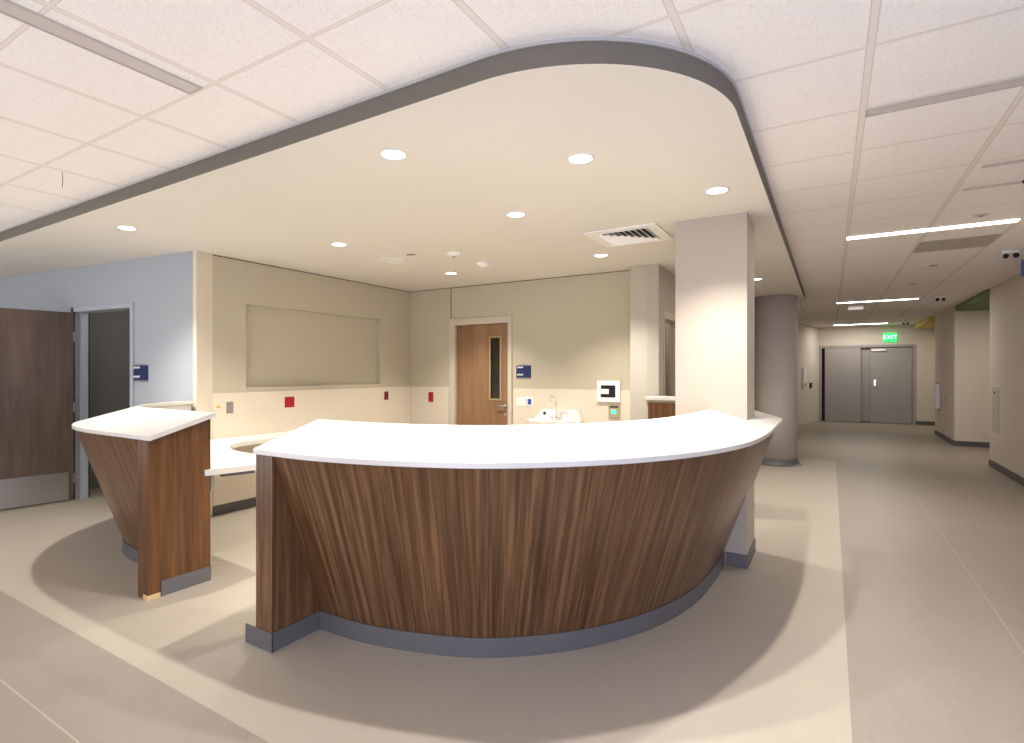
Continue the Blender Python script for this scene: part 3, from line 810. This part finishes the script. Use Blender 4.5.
# linear lights in the corridor (first lit one at Y 6.33)
lin = [((.735, 6.33, CEIL), 'long bright linear light across the corridor ceiling, nearest of those lit'),
       ((.70, 12.25, CEIL), 'long bright linear light across the middle of the corridor ceiling'),
       ((.68, 18.1, CEIL), 'bright linear light at the far end of the corridor by the doors')]
first = None
for loc, lab in lin:
    if first is None:
        first = thing('linear_light', lab, 'ceiling light', loc, 0, 'lit linear corridor lights')
        link('housing', B(((-.61, -.058, -.006), (.61, -.045, -.0005)), ((-.61, .045, -.006), (.61, .058, -.0005)), ((-.61, -.045, -.006), (-.6, .045, -.0005)), ((.6, -.045, -.006), (.61, .045, -.0005))), 'white', first)
        link('lens', B(((-.6, -.045, -.012), (.6, .045, -.0005))), 'tube', first)
    else: dup(first, loc, lab)
    light('linear_lamp', 'AREA', 29 if loc[1] < 15 else 19, (1, .95, .89), (loc[0], loc[1], CEIL-.02), shape='RECTANGLE', size=1.2, size_y=.09)
# unlit slots
def slot(loc, rz, ln, w, lab):
    t = thing('slot_diffuser', lab, 'slot diffuser', loc, rz)
    link('face', B(((0, -w/2+.01, -.004), (ln, w/2-.01, -.0005))), 'slot', t)
    link('frame', B(((0, -w/2, -.007), (ln, -w/2+.01, -.0005)), ((0, w/2-.01, -.007), (ln, w/2, -.0005)), ((0, -w/2+.01, -.007), (.008, w/2-.01, -.0005)), ((ln-.008, -w/2+.01, -.007), (ln, w/2-.01, -.0005))), 'slot' if w < .06 else 'trim', t)
slot((.148, 3.315, CEIL), 0, 1.22, .09, 'unlit grey linear slot in the corridor ceiling, nearest on the right')
slot((.80, 4.565, CEIL), 0, .56, .05, 'thin grey ceiling slot beyond the unlit linear slot')
slot((.79, 5.075, CEIL), 0, .56, .05, 'thin grey ceiling slot just before the first bright linear light')
slot((-2.437, 1.42, CEIL), -math.pi/2, 2.4, .1, 'long grey slot in the ceiling tiles at the upper left')
t = thing('return_grille', 'grey rectangular return air grille just past the first bright linear light', 'air vent', (1.05, 7.2, CEIL))
link('frame', B(((-.30, -.30, -.006), (.30, -.28, -.0005)), ((-.30, .28, -.006), (.30, .30, -.0005)), ((-.30, -.28, -.006), (-.28, .28, -.0005)), ((.28, -.28, -.006), (.30, .28, -.0005))), 'trim', t)
bm = bmesh.new(); box(bm, (-.28, -.28, -.003), (.28, .28, -.0005))
for k in range(14): box(bm, (-.28+k*.04+.012, -.28, -.006), (-.28+k*.04+.02, .28, -.003))
link('grille', bm, 'grille', t)
def disc(loc, r, lab, name='smoke_detector', cat='smoke detector', mat='white', h=.03):
    t = thing(name, lab, cat, loc)
    link('body', L([(0, -h), (r*.6, -h), (r*.9, -h*.5), (r, -.0005), (0, -.0005)], 28), mat, t, True)
    link('centre', L([(0, -h-.008), (r*.3, -h-.006), (r*.34, -h), (0, -h)], 16), 'grey_plate', t)
    return t
disc((1.04, 8.46, CEIL), .13, 'round pale ceiling speaker just past the grey return grille', 'ceiling_speaker', 'speaker', 'white', .012)
disc((1.04, 5.99, CEIL), .05, 'flat pale disc in the tiles just before the first bright linear light', 'ceiling_disc', 'ceiling fitting', 'slot', .008)
disc((1.02, 10.19, CEIL), .06, 'small flat disc in the tiles before the second bright linear light', 'ceiling_disc', 'ceiling fitting', 'slot', .01)
disc((1.11, 5.06, CEIL), .028, 'tiny black dome on the thin ceiling slot', 'camera_dome', 'camera', 'black', .02)
disc((.43, 17.2, CEIL), .1, 'white domed detector before the far linear light', 'smoke_detector', 'smoke detector', 'white', .06)
t = thing('ceiling_box', 'white box hanging under the second bright linear light', 'ceiling fitting', (.41, 12.95, CEIL))
link('body', B(((-.13, -.1, -.09), (.13, .1, -.0005)), bevel=.02), 'white', t)
link('base', B(((-.15, -.12, -.012), (.15, .12, -.0005)), bevel=.004), 'trim', t)
def twin(loc, lab):
    t = thing('emergency_light', lab, 'emergency light', loc)
    link('body', B(((-.07, -.035, -.035), (.07, .035, -.0005)), bevel=.008), 'white', t)
    for s in (-1, 1):
        link('lamp_head', L([(0, -.0), (.018, 0), (.026, .035), (0, .035)], 20, Matrix.Translation((s*.04, -.01, -.06)) @ Matrix.Rotation(math.radians(100), 4, 'X')), 'black', t, True)
twin((1.60, 7.9, CEIL), 'twin-headed emergency light on the ceiling by the blue ceiling box')
twin((1.57, 12.05, CEIL), 'twin-headed emergency light on the ceiling before the green recess')
twin((1.62, 17.7, CEIL), 'twin-headed emergency light at the far end beside the exit sign')
o = link('wire_loop', (lambda bm: (tube(bm, [(0, 0, -.001), (0, .004, -.05), (.002, .0, -.1)], .002, 6), bm)[1])(bmesh.new()), 'dark')
o.location = (-4.16, 1.54, CEIL); tag(o, 'thin dark wire hanging from the tiles at the upper left', 'wire')

# pieces that belong to a part rather than to the whole thing
SUB = {'socket': 'cover_plate', 'blue_insert': 'cover_plate', 'button': 'cover_plate', 'lettering': ('plate', 'housing'), 'window_glass': 'window_frame', 'kick_plate': 'door_leaf',
       'lock_plate': 'door_leaf', 'window_frame': 'door_leaf', 'unfinished_end': 'end_panel', 'pad': 'body', 'knob': 'panel', 'tongue': 'opening', 'sensor': 'body', 'centre': 'body', 'overflow_ring': 'basin'}
base = lambda o: o.name.split('.')[0]
for o in list(bpy.data.objects):
    want = SUB.get(base(o))
    if want is None or o.parent is None or base(o) == 'window_frame': continue
    want = (want,) if isinstance(want, str) else want
    for sib in o.parent.children:
        if base(sib) in want and sib is not o:
            o.parent = sib; break

# ================================================================ LIGHT
# cool daylight from unseen windows, and two added uplights for the ceiling
light('daylight_and_fill', 'AREA', 60, (.22, .47, 1.0), (.3, -5.6, 1.4), (math.radians(90), 0, 0), shape='RECTANGLE', size=3.5, size_y=2)
light('daylight_and_fill', 'AREA', 60, (.62, .79, 1.0), (-9.5, -4.5, 1.5), (math.radians(88), 0, math.radians(-15)), shape='RECTANGLE', size=4, size_y=2)
light('daylight_and_fill', 'AREA', 172, (.985, .965, 1), (.8, -2.8, .6), (math.radians(153), 0, 0), shape='RECTANGLE', size=5, size_y=2.5)  # added uplight brightening the near ceiling tiles, no window here
light('daylight_and_fill', 'AREA', 118, (1, .96, .92), (-6.5, -1.6, .6), (math.radians(166), 0, 0), shape='RECTANGLE', size=5, size_y=2)  # added uplight for the ceiling tiles on the left
light('daylight_and_fill', 'AREA', 36, (.22, .47, 1), (2.03, .6, 1.25), (math.radians(90), 0, math.radians(90)), shape='RECTANGLE', size=1.8, size_y=1.5)
# added lamps out of view, without fixtures, extra light for floor and ceiling
for y in (.4, -2.6):
    light('linear_lamp', 'AREA', 9, (1, .95, .9), (.735, y, CEIL-.02), shape='RECTANGLE', size=1.2, size_y=.09)
for x in (-3.5, -7.5, -11):
    light('linear_lamp', 'AREA', 6, (1, .93, .84), (x, -.8, CEIL-.02), shape='RECTANGLE', size=.1, size_y=1.2)
# lamps inside the coloured recesses
light('recess_lamp', 'AREA', 10, (1, .90, .76), (2.95, 12.7, 2.6), shape='SQUARE', size=.5)
light('recess_lamp', 'AREA', 8, (1, .9, .76), (2.9, 17.7, 2.58), shape='SQUARE', size=.5)
light('room_lamp', 'POINT', 5, (1, .92, .8), (-6.6, 3.5, 2.3), shadow_soft_size=.1)
light('room_lamp', 'POINT', 8, (1, .88, .7), (-2.2, 7.2, 2.4), shadow_soft_size=.1)

w = bpy.data.worlds.new('world'); scene.world = w; w.use_nodes = True
bg = w.node_tree.nodes['Background']; bg.inputs['Color'].default_value = (.86, .90, 1, 1); bg.inputs['Strength'].default_value = .09

# ================================================================ CAMERA
cd = bpy.data.cameras.new('camera'); cam = bpy.data.objects.new('camera', cd); col.objects.link(cam)
FPX, CXP, CYP = 550.4, 481.7, 371.1
cd.sensor_fit = 'HORIZONTAL'; cd.sensor_width = 36; cd.lens = FPX/1024*36
cd.shift_x = (512-CXP)/1024; cd.shift_y = -(371.5-CYP)/1024
cam.location = (0, 0, EYE); cam.rotation_euler = (math.pi/2, 0, .5649)
cd.clip_start = .05; cd.clip_end = 100
scene.camera = cam

scene.view_settings.view_transform = 'Standard'
scene.view_settings.look = 'None'
scene.view_settings.exposure = 0.28
